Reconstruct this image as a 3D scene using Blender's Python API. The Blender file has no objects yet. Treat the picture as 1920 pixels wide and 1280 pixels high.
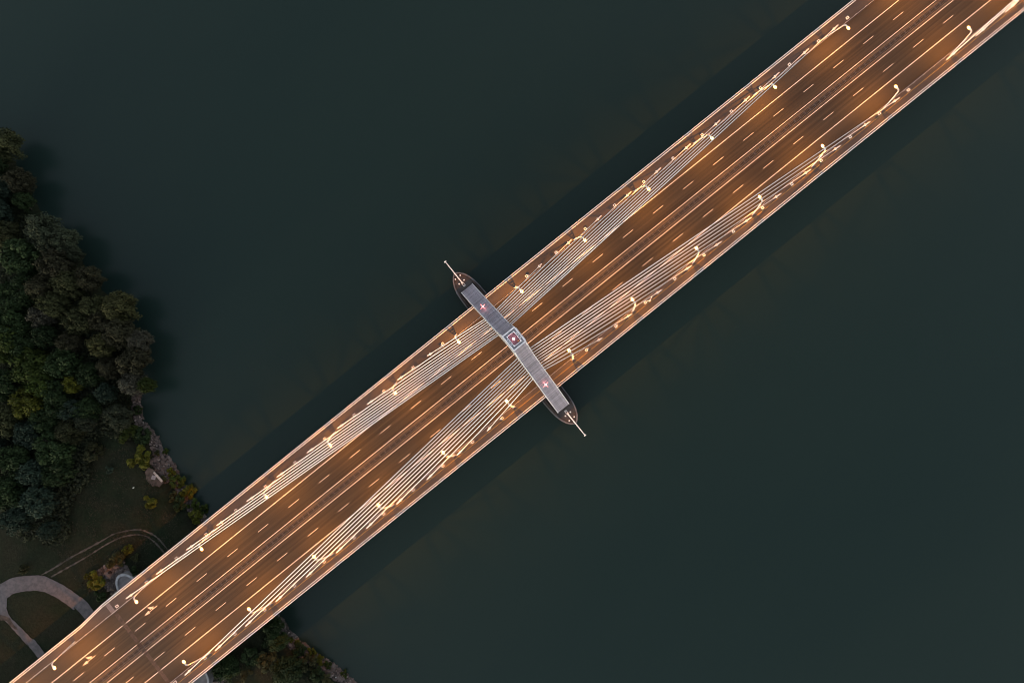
import bpy, bmesh, math, random
import numpy as np
from mathutils import Vector, Matrix, Quaternion

# World axes: X runs along the bridge (metres from the pylon), Y across it, Z up; deck surface z = 0, river z = -18.
SC = bpy.context.scene
COL = SC.collection
R = math.radians

# ------------------------------------------------------------------ camera
cam_d = bpy.data.cameras.new('camera')
cam = bpy.data.objects.new('camera', cam_d); COL.objects.link(cam)
cam.location = (-1.6008, -5.0244, 205.146)
cam.rotation_euler = (0.0322288, 0.0131039, -0.678116)
cam_d.sensor_width = 36.0
cam_d.lens = 1250.0 / 1920.0 * 36.0
cam_d.clip_start = 1.0
cam_d.clip_end = 6000.0
SC.camera = cam

# ------------------------------------------------------------------ dusk sky
SUN_EL, SUN_ROT = R(5.0), R(250.0)
world = bpy.data.worlds.new('World'); SC.world = world
world.use_nodes = True
wn, wl = world.node_tree.nodes, world.node_tree.links
wn.clear()
w_out = wn.new('ShaderNodeOutputWorld'); w_bg = wn.new('ShaderNodeBackground')
w_sky = wn.new('ShaderNodeTexSky'); w_hs = wn.new('ShaderNodeHueSaturation')
w_sky.sky_type = 'NISHITA'; w_sky.sun_disc = False
w_sky.sun_elevation = SUN_EL; w_sky.sun_rotation = SUN_ROT
w_sky.altitude = 200.0; w_sky.dust_density = 2.0
w_hs.inputs['Saturation'].default_value = 0.45; w_hs.inputs['Hue'].default_value = 0.526
w_bg.inputs['Strength'].default_value = 0.15
wl.new(w_sky.outputs['Color'], w_hs.inputs['Color'])
wl.new(w_hs.outputs['Color'], w_bg.inputs['Color'])
wl.new(w_bg.outputs['Background'], w_out.inputs['Surface'])

sun_d = bpy.data.lights.new('sun', 'SUN'); sun = bpy.data.objects.new('sun', sun_d); COL.objects.link(sun)
sun_d.energy = 0.05; sun_d.angle = R(20.0); sun_d.color = (1.0, 0.86, 0.72)
sun.rotation_euler = (R(90) - SUN_EL, 0.0, -SUN_ROT + R(180))
sun.location = (0, 0, 300)

# ------------------------------------------------------------------ picture
SC.render.engine = 'CYCLES'
SC.view_settings.view_transform = 'Standard'
SC.view_settings.look = 'None'
SC.view_settings.gamma = 1.0
SC.view_settings.use_curve_mapping = False
SC.view_settings.exposure = 2.2
SC.cycles.use_denoising = True
SC.cycles.filter_width = 1.0
SC.cycles.max_bounces = 4
SC.cycles.sample_clamp_indirect = 3.0
SC.cycles.caustics_reflective = False
SC.cycles.caustics_refractive = False

LAMP_POWER = 5100.0
rng = random.Random(7)
nrng = np.random.default_rng(11)

# ------------------------------------------------------------------ materials
MATS = {}
def mat(name, col, rough=0.7, metal=0.0, var=0.0, scale=(1, 1, 1), detail=5.0, col2=None, bump=0.0, bscale=None, objvar=0.0,
        emit=None, estr=0.0, ior=1.45, spec=0.5, lo=0.35, hi=0.65):
    if name in MATS: return MATS[name]
    m = bpy.data.materials.new(name); m.use_nodes = True
    n, l = m.node_tree.nodes, m.node_tree.links
    b = n['Principled BSDF']
    b.inputs['Base Color'].default_value = (*col, 1); b.inputs['Roughness'].default_value = rough
    b.inputs['Metallic'].default_value = metal; b.inputs['IOR'].default_value = ior
    b.inputs['Specular IOR Level'].default_value = spec
    src = None
    if var or col2 or bump:
        tc = n.new('ShaderNodeTexCoord'); mp = n.new('ShaderNodeMapping'); nz = n.new('ShaderNodeTexNoise')
        mp.inputs['Scale'].default_value = scale; nz.inputs['Detail'].default_value = detail
        nz.inputs['Scale'].default_value = 1.0
        l.new(tc.outputs['Object'], mp.inputs['Vector']); l.new(mp.outputs['Vector'], nz.inputs['Vector'])
        if col2 is None:
            col2 = tuple(min(1, c * (1 + var)) for c in col); c1 = tuple(c * (1 - var) for c in col)
        else: c1 = col
        rp = n.new('ShaderNodeValToRGB')
        rp.color_ramp.elements[0].position = lo; rp.color_ramp.elements[1].position = hi
        rp.color_ramp.elements[0].color = (*c1, 1); rp.color_ramp.elements[1].color = (*col2, 1)
        l.new(nz.outputs['Fac'], rp.inputs['Fac']); src = rp.outputs['Color']
        if bump:
            bp = n.new('ShaderNodeBump'); bp.inputs['Strength'].default_value = bump; bp.inputs['Distance'].default_value = 0.05
            n2 = n.new('ShaderNodeTexNoise'); n2.inputs['Scale'].default_value = bscale or 8.0; n2.inputs['Detail'].default_value = 3
            l.new(tc.outputs['Object'], n2.inputs['Vector']); l.new(n2.outputs['Fac'], bp.inputs['Height'])
            l.new(bp.outputs['Normal'], b.inputs['Normal'])
    if objvar:
        oi = n.new('ShaderNodeObjectInfo'); mr = n.new('ShaderNodeMapRange'); mx = n.new('ShaderNodeVectorMath'); mx.operation = 'SCALE'
        mr.inputs['To Min'].default_value = 1 - objvar; mr.inputs['To Max'].default_value = 1 + objvar
        l.new(oi.outputs['Random'], mr.inputs['Value']); l.new(mr.outputs['Result'], mx.inputs['Scale'])
        if src is not None: l.new(src, mx.inputs[0])
        else: mx.inputs[0].default_value = col
        src = mx.outputs['Vector']
    if src is not None: l.new(src, b.inputs['Base Color'])
    if emit:
        b.inputs['Emission Color'].default_value = (*emit, 1); b.inputs['Emission Strength'].default_value = estr
    MATS[name] = m
    return m

def leaf_mat(name, dark, light):
    if name in MATS: return MATS[name]
    m = bpy.data.materials.new(name); m.use_nodes = True
    n, l = m.node_tree.nodes, m.node_tree.links
    b = n['Principled BSDF']; b.inputs['Roughness'].default_value = 0.85; b.inputs['Specular IOR Level'].default_value = 0.15
    at = n.new('ShaderNodeAttribute'); at.attribute_name = 'leaf_tone'
    oi = n.new('ShaderNodeObjectInfo')
    rp = n.new('ShaderNodeValToRGB'); e = rp.color_ramp.elements
    e[0].color = (*dark, 1); e[1].color = (*light, 1)
    l.new(at.outputs['Fac'], rp.inputs['Fac'])
    hs = n.new('ShaderNodeHueSaturation')
    mr = n.new('ShaderNodeMapRange'); mr.inputs['To Min'].default_value = 0.75; mr.inputs['To Max'].default_value = 1.25
    l.new(oi.outputs['Random'], mr.inputs['Value']); l.new(mr.outputs['Result'], hs.inputs['Value'])
    l.new(rp.outputs['Color'], hs.inputs['Color']); l.new(hs.outputs['Color'], b.inputs['Base Color'])
    MATS[name] = m
    return m

WHITE = mat('white_painted_steel', (0.82, 0.82, 0.82), 0.45, var=0.05, scale=(0.5, 0.5, 0.5))
CABLE = mat('white_cable_sheath', (0.86, 0.86, 0.87), 0.4)
PAINT = mat('white_road_paint', (0.80, 0.81, 0.82), 0.6, var=0.16, scale=(1.2, 3, 1), lo=0.3, hi=0.7)
EDGEP = mat('edge_line_paint', (0.54, 0.55, 0.57), 0.65, var=0.28, scale=(0.7, 4, 1), lo=0.3, hi=0.7)
POLE = mat('grey_painted_pole', (0.60, 0.60, 0.60), 0.5, var=0.1, scale=(1, 1, 1))
WORN = mat('worn_road_paint', (0.42, 0.415, 0.40), 0.7, var=0.3, scale=(1.2, 3, 1), lo=0.3, hi=0.7)
YPAINT = mat('ochre_road_paint', (0.30, 0.19, 0.03), 0.6, var=0.35, scale=(1.0, 2, 1))
GALV = mat('galvanised_steel', (0.30, 0.30, 0.31), 0.45, metal=0.6, var=0.15, scale=(1, 1, 1))
DARKSTEEL = mat('dark_weathered_steel', (0.045, 0.045, 0.05), 0.6, metal=0.3)
CONC = mat('grey_concrete', (0.21, 0.205, 0.20), 0.85, var=0.25, scale=(0.5, 0.5, 0.5), bump=0.3)

# ------------------------------------------------------------------ helpers
class MB:
    """collects boxes, tubes and sheets and links them as one mesh object"""
    def __init__(self): self.v, self.f = [], []
    def add(self, vs, fs):
        o = len(self.v); self.v += [tuple(p) for p in vs]; self.f += [tuple(i + o for i in q) for q in fs]; return self
    def box(self, x0, x1, y0, y1, z0, z1):
        return self.add([(x, y, z) for z in (z0, z1) for y in (y0, y1) for x in (x0, x1)],
                 [(0, 2, 3, 1), (4, 5, 7, 6), (0, 1, 5, 4), (2, 6, 7, 3), (0, 4, 6, 2), (1, 3, 7, 5)])
    def hexa(self, lower, upper):
        n = len(lower)
        fs = [tuple(reversed(range(n))), tuple(range(n, 2 * n))] + [(i, (i + 1) % n, n + (i + 1) % n, n + i) for i in range(n)]
        return self.add(list(lower) + list(upper), fs)
    def tube(self, pts, rad, n=8, caps=True):
        pts = [Vector(p) for p in pts]; k = len(pts)
        rads = rad if isinstance(rad, (list, tuple)) else [rad] * k
        vs, fs = [], []
        for i, p in enumerate(pts):
            d = (pts[min(i + 1, k - 1)] - pts[max(i - 1, 0)]).normalized()
            a = d.orthogonal().normalized() if abs(d.z) > 0.99 else d.cross(Vector((0, 0, 1))).normalized()
            b = d.cross(a).normalized()
            for j in range(n):
                t = 2 * math.pi * (j + 0.5) / n
                vs.append(p + (a * math.cos(t) + b * math.sin(t)) * rads[i])
        for i in range(k - 1):
            for j in range(n):
                fs.append((i * n + j, i * n + (j + 1) % n, (i + 1) * n + (j + 1) % n, (i + 1) * n + j))
        if caps:
            fs.append(tuple(reversed(range(n)))); fs.append(tuple(range((k - 1) * n, k * n)))
        return self.add(vs, fs)
    def prism(self, pts, z0, z1):
        return self.hexa([(x, y, z0) for x, y in pts], [(x, y, z1) for x, y in pts])
    def dome(self, c, r, h, n=10, m=3):
        for i in range(m): pass
        vs, fs = [], []
        for i in range(m):
            t = i / m * math.pi / 2
            for j in range(n):
                a = 2 * math.pi * j / n
                vs.append((c[0] + r * math.cos(t) * math.cos(a), c[1] + r * math.cos(t) * math.sin(a), c[2] + h * math.sin(t)))
        vs.append((c[0], c[1], c[2] + h))
        for i in range(m - 1):
            for j in range(n): fs.append((i * n + j, i * n + (j + 1) % n, (i + 1) * n + (j + 1) % n, (i + 1) * n + j))
        for j in range(n): fs.append(((m - 1) * n + j, (m - 1) * n + (j + 1) % n, m * n))
        fs.append(tuple(reversed(range(n))))
        return self.add(vs, fs)
    def mesh(self, name, m):
        me = bpy.data.meshes.new(name); me.from_pydata(self.v, [], self.f); me.materials.append(m); me.update()
        return me
    def build(self, name, m, parent=None, smooth=False):
        return link(name, self.mesh(name, m), parent, smooth)

def link(name, me, parent=None, smooth=False):
    o = bpy.data.objects.new(name, me); COL.objects.link(o)
    if parent is not None: o.parent = parent
    if smooth and me is not None:
        me.polygons.foreach_set('use_smooth', [True] * len(me.polygons))
    return o

def tag(o, label=None, cat=None, group=None, kind=None):
    if label: o['label'] = label
    if cat: o['category'] = cat
    if group: o['group'] = group
    if kind: o['kind'] = kind
    return o

def thing(name, label, cat, loc=(0, 0, 0), rz=0.0, group=None):
    o = bpy.data.objects.new(name, None); COL.objects.link(o)
    o.location = loc; o.rotation_euler = (0, 0, rz); o.empty_display_size = 0.3
    return tag(o, label, cat, group)

def dup_tree(o, parent=None):
    c = o.copy(); COL.objects.link(c)
    if parent is not None: c.parent = parent
    for ch in o.children: dup_tree(ch, c)
    return c

ORD = ['first', 'second', 'third', 'fourth', 'fifth', 'sixth', 'seventh', 'eighth', 'ninth', 'tenth', 'eleventh', 'twelfth', 'thirteenth']
SIDE = {1: 'upper left', -1: 'lower right'}
ENDS = {1: 'top right corner', -1: 'wooded bank'}
TOW = {1: 'up right', -1: 'down left'}

# ================================================================== SETTING: water, ground
WATER_Z = -18.0
def water_mat():
    m = bpy.data.materials.new('river_water'); m.use_nodes = True
    n, l = m.node_tree.nodes, m.node_tree.links
    b = n['Principled BSDF']; b.inputs['Roughness'].default_value = 0.28; b.inputs['Specular IOR Level'].default_value = 0.30; b.inputs['IOR'].default_value = 1.333
    tc = n.new('ShaderNodeTexCoord'); mp = n.new('ShaderNodeMapping'); mp.inputs['Scale'].default_value = (0.004, 0.012, 1)
    mp.inputs['Rotation'].default_value = (0, 0, R(62))
    nz = n.new('ShaderNodeTexNoise'); nz.inputs['Scale'].default_value = 1.0; nz.inputs['Detail'].default_value = 6
    rp = n.new('ShaderNodeValToRGB'); e = rp.color_ramp.elements
    e[0].position, e[1].position = 0.3, 0.7
    e[0].color = (0.0084, 0.0190, 0.0168, 1); e[1].color = (0.0118, 0.0224, 0.0186, 1)
    l.new(tc.outputs['Object'], mp.inputs['Vector']); l.new(mp.outputs['Vector'], nz.inputs['Vector'])
    l.new(nz.outputs['Fac'], rp.inputs['Fac']); l.new(rp.outputs['Color'], b.inputs['Base Color'])
    n2 = n.new('ShaderNodeTexNoise'); n2.inputs['Scale'].default_value = 0.55; n2.inputs['Detail'].default_value = 4
    bp = n.new('ShaderNodeBump'); bp.inputs['Strength'].default_value = 0.22; bp.inputs['Distance'].default_value = 0.05
    l.new(tc.outputs['Object'], n2.inputs['Vector']); l.new(n2.outputs['Fac'], bp.inputs['Height']); l.new(bp.outputs['Normal'], b.inputs['Normal'])
    return m
wq = MB().add([(-2500, -2500, WATER_Z), (2500, -2500, WATER_Z), (2500, 2500, WATER_Z), (-2500, 2500, WATER_Z)], [(0, 1, 2, 3)])
tag(wq.build('water', water_mat()), kind='structure')

SHORE = [(-2500, -60), (-400, -86), (-120, -104), (-68.4, -107.6), (-58, -109.4), (-51.0, -110.7), (-46.6, -111.8), (-41.5, -113.2), (-38.6, -114.6), (-34.8, -115.8), (-30.8, -116.3), (-27.4, -117.0),
         (-24.6, -117.1), (-20.3, -116.8), (21.5, -116.2), (26.9, -115.7), (30.5, -115.6), (34.6, -114.8), (38.6, -114.3), (40.7, -113.6), (43.6, -113.4), (46.4, -113.5),
         (49.1, -113.2), (51.5, -112.5), (54.0, -112.2), (56.8, -112.6), (60.0, -112.5), (62.8, -111.0), (67.1, -108.0), (72.3, -103.2), (78.4, -99.4), (89.5, -95.8), (103.8, -96.3), (119.5, -95.6), (133, -96.5),
         (143, -95.8), (159.5, -92.6), (185, -91.7), (400, -96), (2500, -120)]
SY, SX = np.array([p[0] for p in SHORE], float), np.array([p[1] for p in SHORE], float)
def shore_x(y):
    y = np.asarray(y, float)
    return np.interp(y, SY, SX) + 0.25 * np.sin(y * 0.9) * np.sin(y * 0.37 + 1.3) + 0.18 * np.sin(y * 2.3 + 0.7)
def ground_z(x, y):
    d = shore_x(y) - np.asarray(x, float)
    z = np.where(d < 0, -18.0 + 0.42 * np.maximum(d, -14), -18.0 + np.minimum(d, 7.0) * 0.555)
    return z + np.where(d > 7, 0.02 * np.sin(x * 0.8) * np.sin(y * 0.7), 0.0)

xs = np.concatenate([[-2500, -1200, -700, -450, -330, -260], np.arange(-216, -86, 1.0), [-80, -70, -60]])
ys = np.concatenate([[-2500, -1000, -500, -250, -140, -95], np.arange(-76, 201, 1.0), [215, 250, 320, 500, 1000, 2500]])
gx, gy = np.meshgrid(xs, ys)
gz = ground_z(gx, gy)
vid = np.arange(gx.size).reshape(gx.shape)
fq = np.stack([vid[:-1, :-1], vid[:-1, 1:], vid[1:, 1:], vid[1:, :-1]], -1).reshape(-1, 4)
gme = bpy.data.meshes.new('ground')
gme.from_pydata(np.stack([gx.ravel(), gy.ravel(), gz.ravel()], 1).tolist(), [], fq.tolist())
def ground_mat():
    m = bpy.data.materials.new('dry_grass_ground'); m.use_nodes = True
    n, l = m.node_tree.nodes, m.node_tree.links
    b = n['Principled BSDF']; b.inputs['Roughness'].default_value = 0.95; b.inputs['Specular IOR Level'].default_value = 0.1
    tc = n.new('ShaderNodeTexCoord')
    a = n.new('ShaderNodeTexNoise'); a.inputs['Scale'].default_value = 0.11; a.inputs['Detail'].default_value = 6
    ra = n.new('ShaderNodeValToRGB'); e = ra.color_ramp.elements; e[0].position, e[1].position = 0.38, 0.62
    e[0].color = (0.0075, 0.0128, 0.0062, 1); e[1].color = (0.0140, 0.0150, 0.0085, 1)
    f = n.new('ShaderNodeTexNoise'); f.inputs['Scale'].default_value = 1.6; f.inputs['Detail'].default_value = 8; f.inputs['Roughness'].default_value = 0.7
    rf = n.new('ShaderNodeValToRGB'); e = rf.color_ramp.elements; e[0].position, e[1].position = 0.3, 0.75
    e[0].color = (0.45, 0.45, 0.45, 1); e[1].color = (1.5, 1.5, 1.5, 1)
    mx = n.new('ShaderNodeMix'); mx.data_type = 'RGBA'; mx.blend_type = 'MULTIPLY'; mx.inputs[0].default_value = 1.0
    l.new(tc.outputs['Object'], a.inputs['Vector']); l.new(tc.outputs['Object'], f.inputs['Vector'])
    l.new(a.outputs['Fac'], ra.inputs['Fac']); l.new(f.outputs['Fac'], rf.inputs['Fac'])
    l.new(ra.outputs['Color'], mx.inputs[6]); l.new(rf.outputs['Color'], mx.inputs[7]); l.new(mx.outputs[2], b.inputs['Base Color'])
    bp = n.new('ShaderNodeBump'); bp.inputs['Strength'].default_value = 0.6; bp.inputs['Distance'].default_value = 0.3
    l.new(f.outputs['Fac'], bp.inputs['Height']); l.new(bp.outputs['Normal'], b.inputs['Normal'])
    return m
gme.materials.append(ground_mat())
tag(link('ground', gme), kind='structure')

# paved path: a loop that runs in from the left edge, bends and dives under the bridge; a second arm branches off it
def jag(pts, amp, step=0.8):
    out = []
    for i in range(len(pts) - 1):
        a, b = Vector(pts[i]), Vector(pts[i + 1]); k = max(1, int((b - a).length / step))
        for j in range(k):
            p = a.lerp(b, j / k); out.append((p.x + rng.uniform(-amp, amp), p.y + rng.uniform(-amp, amp)))
    out.append(tuple(pts[-1]))
    return out
def catmull(pts, n=6):
    P = [Vector(p) for p in pts]; P = [2 * P[0] - P[1]] + P + [2 * P[-1] - P[-2]]; out = []
    for i in range(1, len(P) - 2):
        for j in range(n):
            t = j / n
            q = 0.5 * ((2 * P[i]) + (P[i + 1] - P[i - 1]) * t + (2 * P[i - 1] - 5 * P[i] + 4 * P[i + 1] - P[i + 2]) * t * t + (3 * P[i] - P[i - 1] - 3 * P[i + 1] + P[i + 2]) * t ** 3)
            out.append(tuple(q))
    out.append(tuple(P[-2])); return out
def fill(name, outline, z, m):
    """triangulated sheet with the given outline"""
    bm = bmesh.new(); vs = [bm.verts.new((x, y, z)) for x, y in outline]
    f = bm.faces.new(vs); bm.normal_update()
    if f.normal.z < 0: f.normal_flip()
    bmesh.ops.triangulate(bm, faces=[f]); me = bpy.data.meshes.new(name); bm.to_mesh(me); bm.free(); me.materials.append(m)
    return link(name, me)
GRAVEL = mat('pinkish_grey_path', (0.058, 0.054, 0.060), 0.9, col2=(0.092, 0.084, 0.090), scale=(0.9, 0.9, 0.9), bump=0.4, bscale=5, detail=8)
outer = catmull([(-196, 51), (-189.7, 48.4), (-180.2, 45.9), (-176.3, 45), (-172.7, 43.1), (-168.1, 39.6), (-166.1, 36.8), (-164, 32.1), (-162.3, 26.9), (-161.4, 23.1), (-161.3, 13.3), (-161.3, -30)])
inner = catmull([(-165.2, -30), (-165.2, 19.6), (-166.3, 24.1), (-167.6, 28.3), (-169.1, 32.4), (-171, 35.4), (-174, 38), (-177.7, 40.2), (-180.9, 40.7), (-182.1, 39.7), (-183.5, 37.8), (-184.1, 35.2), (-183.4, 29.7), (-182.8, 25.1), (-182.2, 19.3), (-181.8, -30)])
left = catmull([(-184.8, -30), (-185, 19.2), (-185.3, 24.8), (-185.8, 30.5), (-186.2, 35), (-187, 38.5), (-192, 42.6), (-200, 45)])
tag(fill('path', jag(outer, 0.10) + jag(inner, 0.12) + jag(left, 0.12), -14.05, GRAVEL), kind='structure')
DIRT = mat('pale_dirt', (0.020, 0.018, 0.014), 0.95, col2=(0.075, 0.064, 0.054), scale=(0.7, 0.7, 0.7), detail=8)
def strip(name, pts, w, z, m):
    pts = catmull(pts, 8); L, Rr = [], []
    for i, p in enumerate(pts):
        a, b = Vector(pts[max(i - 1, 0)]), Vector(pts[min(i + 1, len(pts) - 1)]); d = (b - a).normalized(); nn = Vector((-d.y, d.x))
        k = w * 0.5 * rng.uniform(0.35, 1.3)
        L.append((p[0] + nn.x * k, p[1] + nn.y * k, z)); Rr.append((p[0] - nn.x * k, p[1] - nn.y * k, z))
    b = MB(); n = len(pts); b.add(L + Rr, [(n + i, n + i + 1, i + 1, i) for i in range(n - 1)]); return b.build(name, m)
tag(strip('track', [(-167.8, 39.6), (-163.3, 38.8), (-157.2, 38.1), (-151.4, 37), (-145.5, 35.9), (-141.1, 35.2), (-137.3, 33.5), (-133.6, 31.1), (-131.7, 28.5), (-130.4, 25.2), (-130.1, 20.6), (-130, 10)], 0.62, -14.045, DIRT), kind='structure')
tag(strip('track', [(-165.7, 37.1), (-160.8, 36.3), (-156.9, 35.6), (-152.9, 35), (-148.9, 34.5), (-144.8, 34), (-140, 32.9), (-136, 30.9), (-133.4, 28.5), (-132.1, 25.2), (-131.7, 21.3), (-131.6, 10)], 0.55, -14.045, DIRT), kind='structure')
SOIL = mat('bare_brown_earth', (0.022, 0.017, 0.013), 0.95, col2=(0.062, 0.046, 0.038), scale=(0.8, 0.8, 0.8), detail=8)
tag(fill('bare_earth', jag([(-120.7, 44.9), (-121.6, 42.6), (-121.2, 39.6), (-119.6, 37.6), (-117.9, 38.2), (-117.8, 42.6), (-118.6, 45.6), (-120.7, 44.9)], 0.3)[:-1], -14.05, SOIL), kind='structure')
tag(fill('bare_earth', jag([(-187.5, 36.5), (-185.9, 34.8), (-185.4, 31), (-184.5, 30.6), (-184.4, 35), (-186.2, 38.4), (-187.5, 36.5)], 0.3)[:-1], -14.040, SOIL), kind='structure')

# ================================================================== BRIDGE
X0, X1 = -262.0, 420.0
bridge = thing('cable_stayed_bridge', 'white cable stayed road bridge lit by orange street lamps crossing the dark river', 'bridge', (0, 0, 0))
DECKM = mat('deck_concrete', (0.16, 0.155, 0.15), 0.85, var=0.2, scale=(0.3, 0.3, 0.3))
def hw(x): return 17.5 if x > -148 else (16.6 if x < -157 else 16.6 + (x + 157) / 9 * 0.9)
def deck_outline(e):
    e += 0.23
    up_ = [(X0, 16.6 + e), (-157, 16.6 + e), (-148, 17.5 + e), (X1, 17.5 + e)]
    return up_ + [(x, -y) for x, y in reversed(up_)]
dk = MB().prism([(x, y) for x, y in reversed(deck_outline(0))], -0.55, -0.02)
dk.add([(x, y, z) for x in (X0, X1) for y, z in ((-11.0, -3.2), (11.0, -3.2), (15.5, -0.56), (-15.5, -0.56))], [(0, 1, 2, 3), (7, 6, 5, 4), (0, 4, 5, 1), (1, 5, 6, 2), (3, 2, 6, 7), (0, 3, 7, 4)])
dk.build('deck_girder', DECKM, bridge)
for sg in (1, -1):
    b = MB()
    for (xa, ya), (xb, yb) in (((X0, 16.9), (-157, 16.9)), ((-157, 16.9), (-148, 17.8)), ((-148, 17.8), (X1, 17.8))):
        lo = [(xa, ya + 0.02, -0.6), (xb, yb + 0.02, -0.6), (xb, yb + 0.2, -0.6), (xa, ya + 0.2, -0.6)]
        if sg < 0: lo = [(x, -y, z) for x, y, z in reversed(lo)]
        b.hexa(lo, [(x, y, 0.22) for x, y, z in lo])
    b.build('edge_beam', WHITE, bridge)

# road surface (asphalt with wheel-polished streaks along the traffic)
def asphalt(name, c1, c2, c3, sc=(0.012, 1.35, 1)):
    m = bpy.data.materials.new(name); m.use_nodes = True
    n, l = m.node_tree.nodes, m.node_tree.links
    b = n['Principled BSDF']; b.inputs['Roughness'].default_value = 0.75; b.inputs['Specular IOR Level'].default_value = 0.3
    tc = n.new('ShaderNodeTexCoord'); mp = n.new('ShaderNodeMapping'); mp.inputs['Scale'].default_value = sc
    a = n.new('ShaderNodeTexNoise'); a.inputs['Scale'].default_value = 1.0; a.inputs['Detail'].default_value = 7; a.inputs['Roughness'].default_value = 0.6
    ra = n.new('ShaderNodeValToRGB'); e = ra.color_ramp.elements; e[0].position, e[1].position = 0.34, 0.66
    e[0].color = (*c1, 1); e[1].color = (*c2, 1)
    mp2 = n.new('ShaderNodeMapping'); mp2.inputs['Scale'].default_value = (0.05, 0.09, 1)
    f = n.new('ShaderNodeTexNoise'); f.inputs['Scale'].default_value = 1.0; f.inputs['Detail'].default_value = 6
    rf = n.new('ShaderNodeValToRGB'); e = rf.color_ramp.elements; e[0].position, e[1].position = 0.35, 0.65
    e[0].color = (0.82, 0.82, 0.82, 1); e[1].color = (1.12, 1.12, 1.12, 1)
    g = n.new('ShaderNodeTexNoise'); g.inputs['Scale'].default_value = 6.0; g.inputs['Detail'].default_value = 4
    rg = n.new('ShaderNodeValToRGB'); e = rg.color_ramp.elements; e[0].position, e[1].position = 0.3, 0.7
    e[0].color = (0.88, 0.88, 0.88, 1); e[1].color = (1.1, 1.1, 1.1, 1)
    mx = n.new('ShaderNodeMix'); mx.data_type = 'RGBA'; mx.blend_type = 'MULTIPLY'; mx.inputs[0].default_value = 1.0
    my = n.new('ShaderNodeMix'); my.data_type = 'RGBA'; my.blend_type = 'MULTIPLY'; my.inputs[0].default_value = 1.0
    l.new(tc.outputs['Object'], mp.inputs['Vector']); l.new(mp.outputs['Vector'], a.inputs['Vector']); l.new(a.outputs['Fac'], ra.inputs['Fac'])
    l.new(tc.outputs['Object'], mp2.inputs['Vector']); l.new(mp2.outputs['Vector'], f.inputs['Vector']); l.new(f.outputs['Fac'], rf.inputs['Fac'])
    l.new(tc.outputs['Object'], g.inputs['Vector']); l.new(g.outputs['Fac'], rg.inputs['Fac'])
    l.new(ra.outputs['Color'], mx.inputs[6]); l.new(rf.outputs['Color'], mx.inputs[7])
    l.new(mx.outputs[2], my.inputs[6]); l.new(rg.outputs['Color'], my.inputs[7]); l.new(my.outputs[2], b.inputs['Base Color'])
    return m
ASPH = asphalt('lane_asphalt', (0.0105, 0.0090, 0.0062), (0.0295, 0.0250, 0.0172), None)
SHLD = asphalt('shoulder_asphalt', (0.0225, 0.0192, 0.0140), (0.032, 0.0272, 0.0198), None, (0.02, 0.4, 1))
WALK = asphalt('walkway_asphalt', (0.040, 0.036, 0.0345), (0.052, 0.046, 0.044), None, (0.06, 0.5, 1))
road = tag(MB().box(X0, X1, -8.85, 8.85, -0.018, 0.0).build('road', ASPH), kind='structure')
for sg in (1, -1):
    y0, y1 = sorted((sg * 8.86, sg * 13.35))
    MB().box(X0, X1, y0, y1, -0.018, 0.0).build('hard_shoulder', SHLD, road)
# painted lines
Z1 = 0.004
def sheet(x0, x1, y0, y1, z): return MB().add([(x0, y0, z), (x1, y0, z), (x1, y1, z), (x0, y1, z)], [(0, 1, 2, 3)])
for y in (8.92, 1.63, -1.70, -8.92):
    for xa, xb in ((X0, -146.9), (-145.6, X1)):
        sheet(xa, xb, y - 0.09, y + 0.09, Z1).build('edge_line', EDGEP, road)
dash_me = sheet(-2.0, 2.0, -0.08, 0.08, Z1).mesh('lane_dash', WORN)
for y, off in ((5.22, -0.8), (-5.34, -1.6)):
    k = math.ceil((X0 - off) / 12)
    while off + 12 * k + 4 < X1:
        o = link('lane_dash', dash_me, road); o.location = (off + 12 * k + 2.0, y, 0)
        if abs(o.location.x + 146.2) < 2.4: bpy.data.objects.remove(o)
        k += 1
# turn arrows (straight on / exit right) in the nearside lane of the upper carriageway
for ax in (-134.8, -158.9, 999):
    if ax > 900: continue
    b = MB()
    b.add([(ax, 6.98, Z1), (ax, 7.14, Z1), (ax - 3.3, 7.14, Z1), (ax - 3.3, 6.98, Z1)], [(0, 1, 2, 3)])
    b.add([(ax - 3.1, 7.55, Z1), (ax - 5.0, 7.06, Z1), (ax - 3.1, 6.60, Z1)], [(0, 1, 2)])
    b.add([(ax - 1.35, 7.14, Z1), (ax - 1.1, 7.60, Z1), (ax - 1.7, 7.72, Z1), (ax - 1.75, 7.14, Z1)], [(0, 1, 2, 3)])
    b.add([(ax - 0.95, 7.55, Z1), (ax - 2.85, 8.60, Z1), (ax - 2.35, 7.40, Z1)], [(0, 1, 2)])
    b.build('turn_arrow', WORN, road)
# expansion joint plates across the deck
JM = mat('rusty_joint_plate', (0.030, 0.024, 0.022), 0.8, var=0.4, scale=(1.5, 1.5, 1), objvar=0.35)
y = -13.3
while y < 13.3:
    w = rng.choice((0.95, 1.0, 1.15, 1.3)); y2 = min(y + w, 13.3)
    if not (-1.5 < y < 1.5): MB().box(-146.85, -145.65, y + 0.02, y2 - 0.02, -0.01, 0.007 + rng.uniform(0, 0.004)).build('joint_plate', JM, road)
    y = y2
MB().box(-146.9, -145.6, -1.42, 1.20, 0.145, 0.19).build('joint_plate', JM, road)
for s, px_ in ((1, -146.5), (-1, -145.6)):
    ya, yb = sorted((s * 13.62, s * 17.3)); MB().box(px_ - 0.7, px_ + 0.7, ya, yb, 0.10, 0.165).build('joint_plate', mat('pale_joint_plate', (0.12, 0.11, 0.12), 0.7, var=0.2), road)
DRAIN = mat('black_iron_grate', (0.012, 0.012, 0.012), 0.6)
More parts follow.
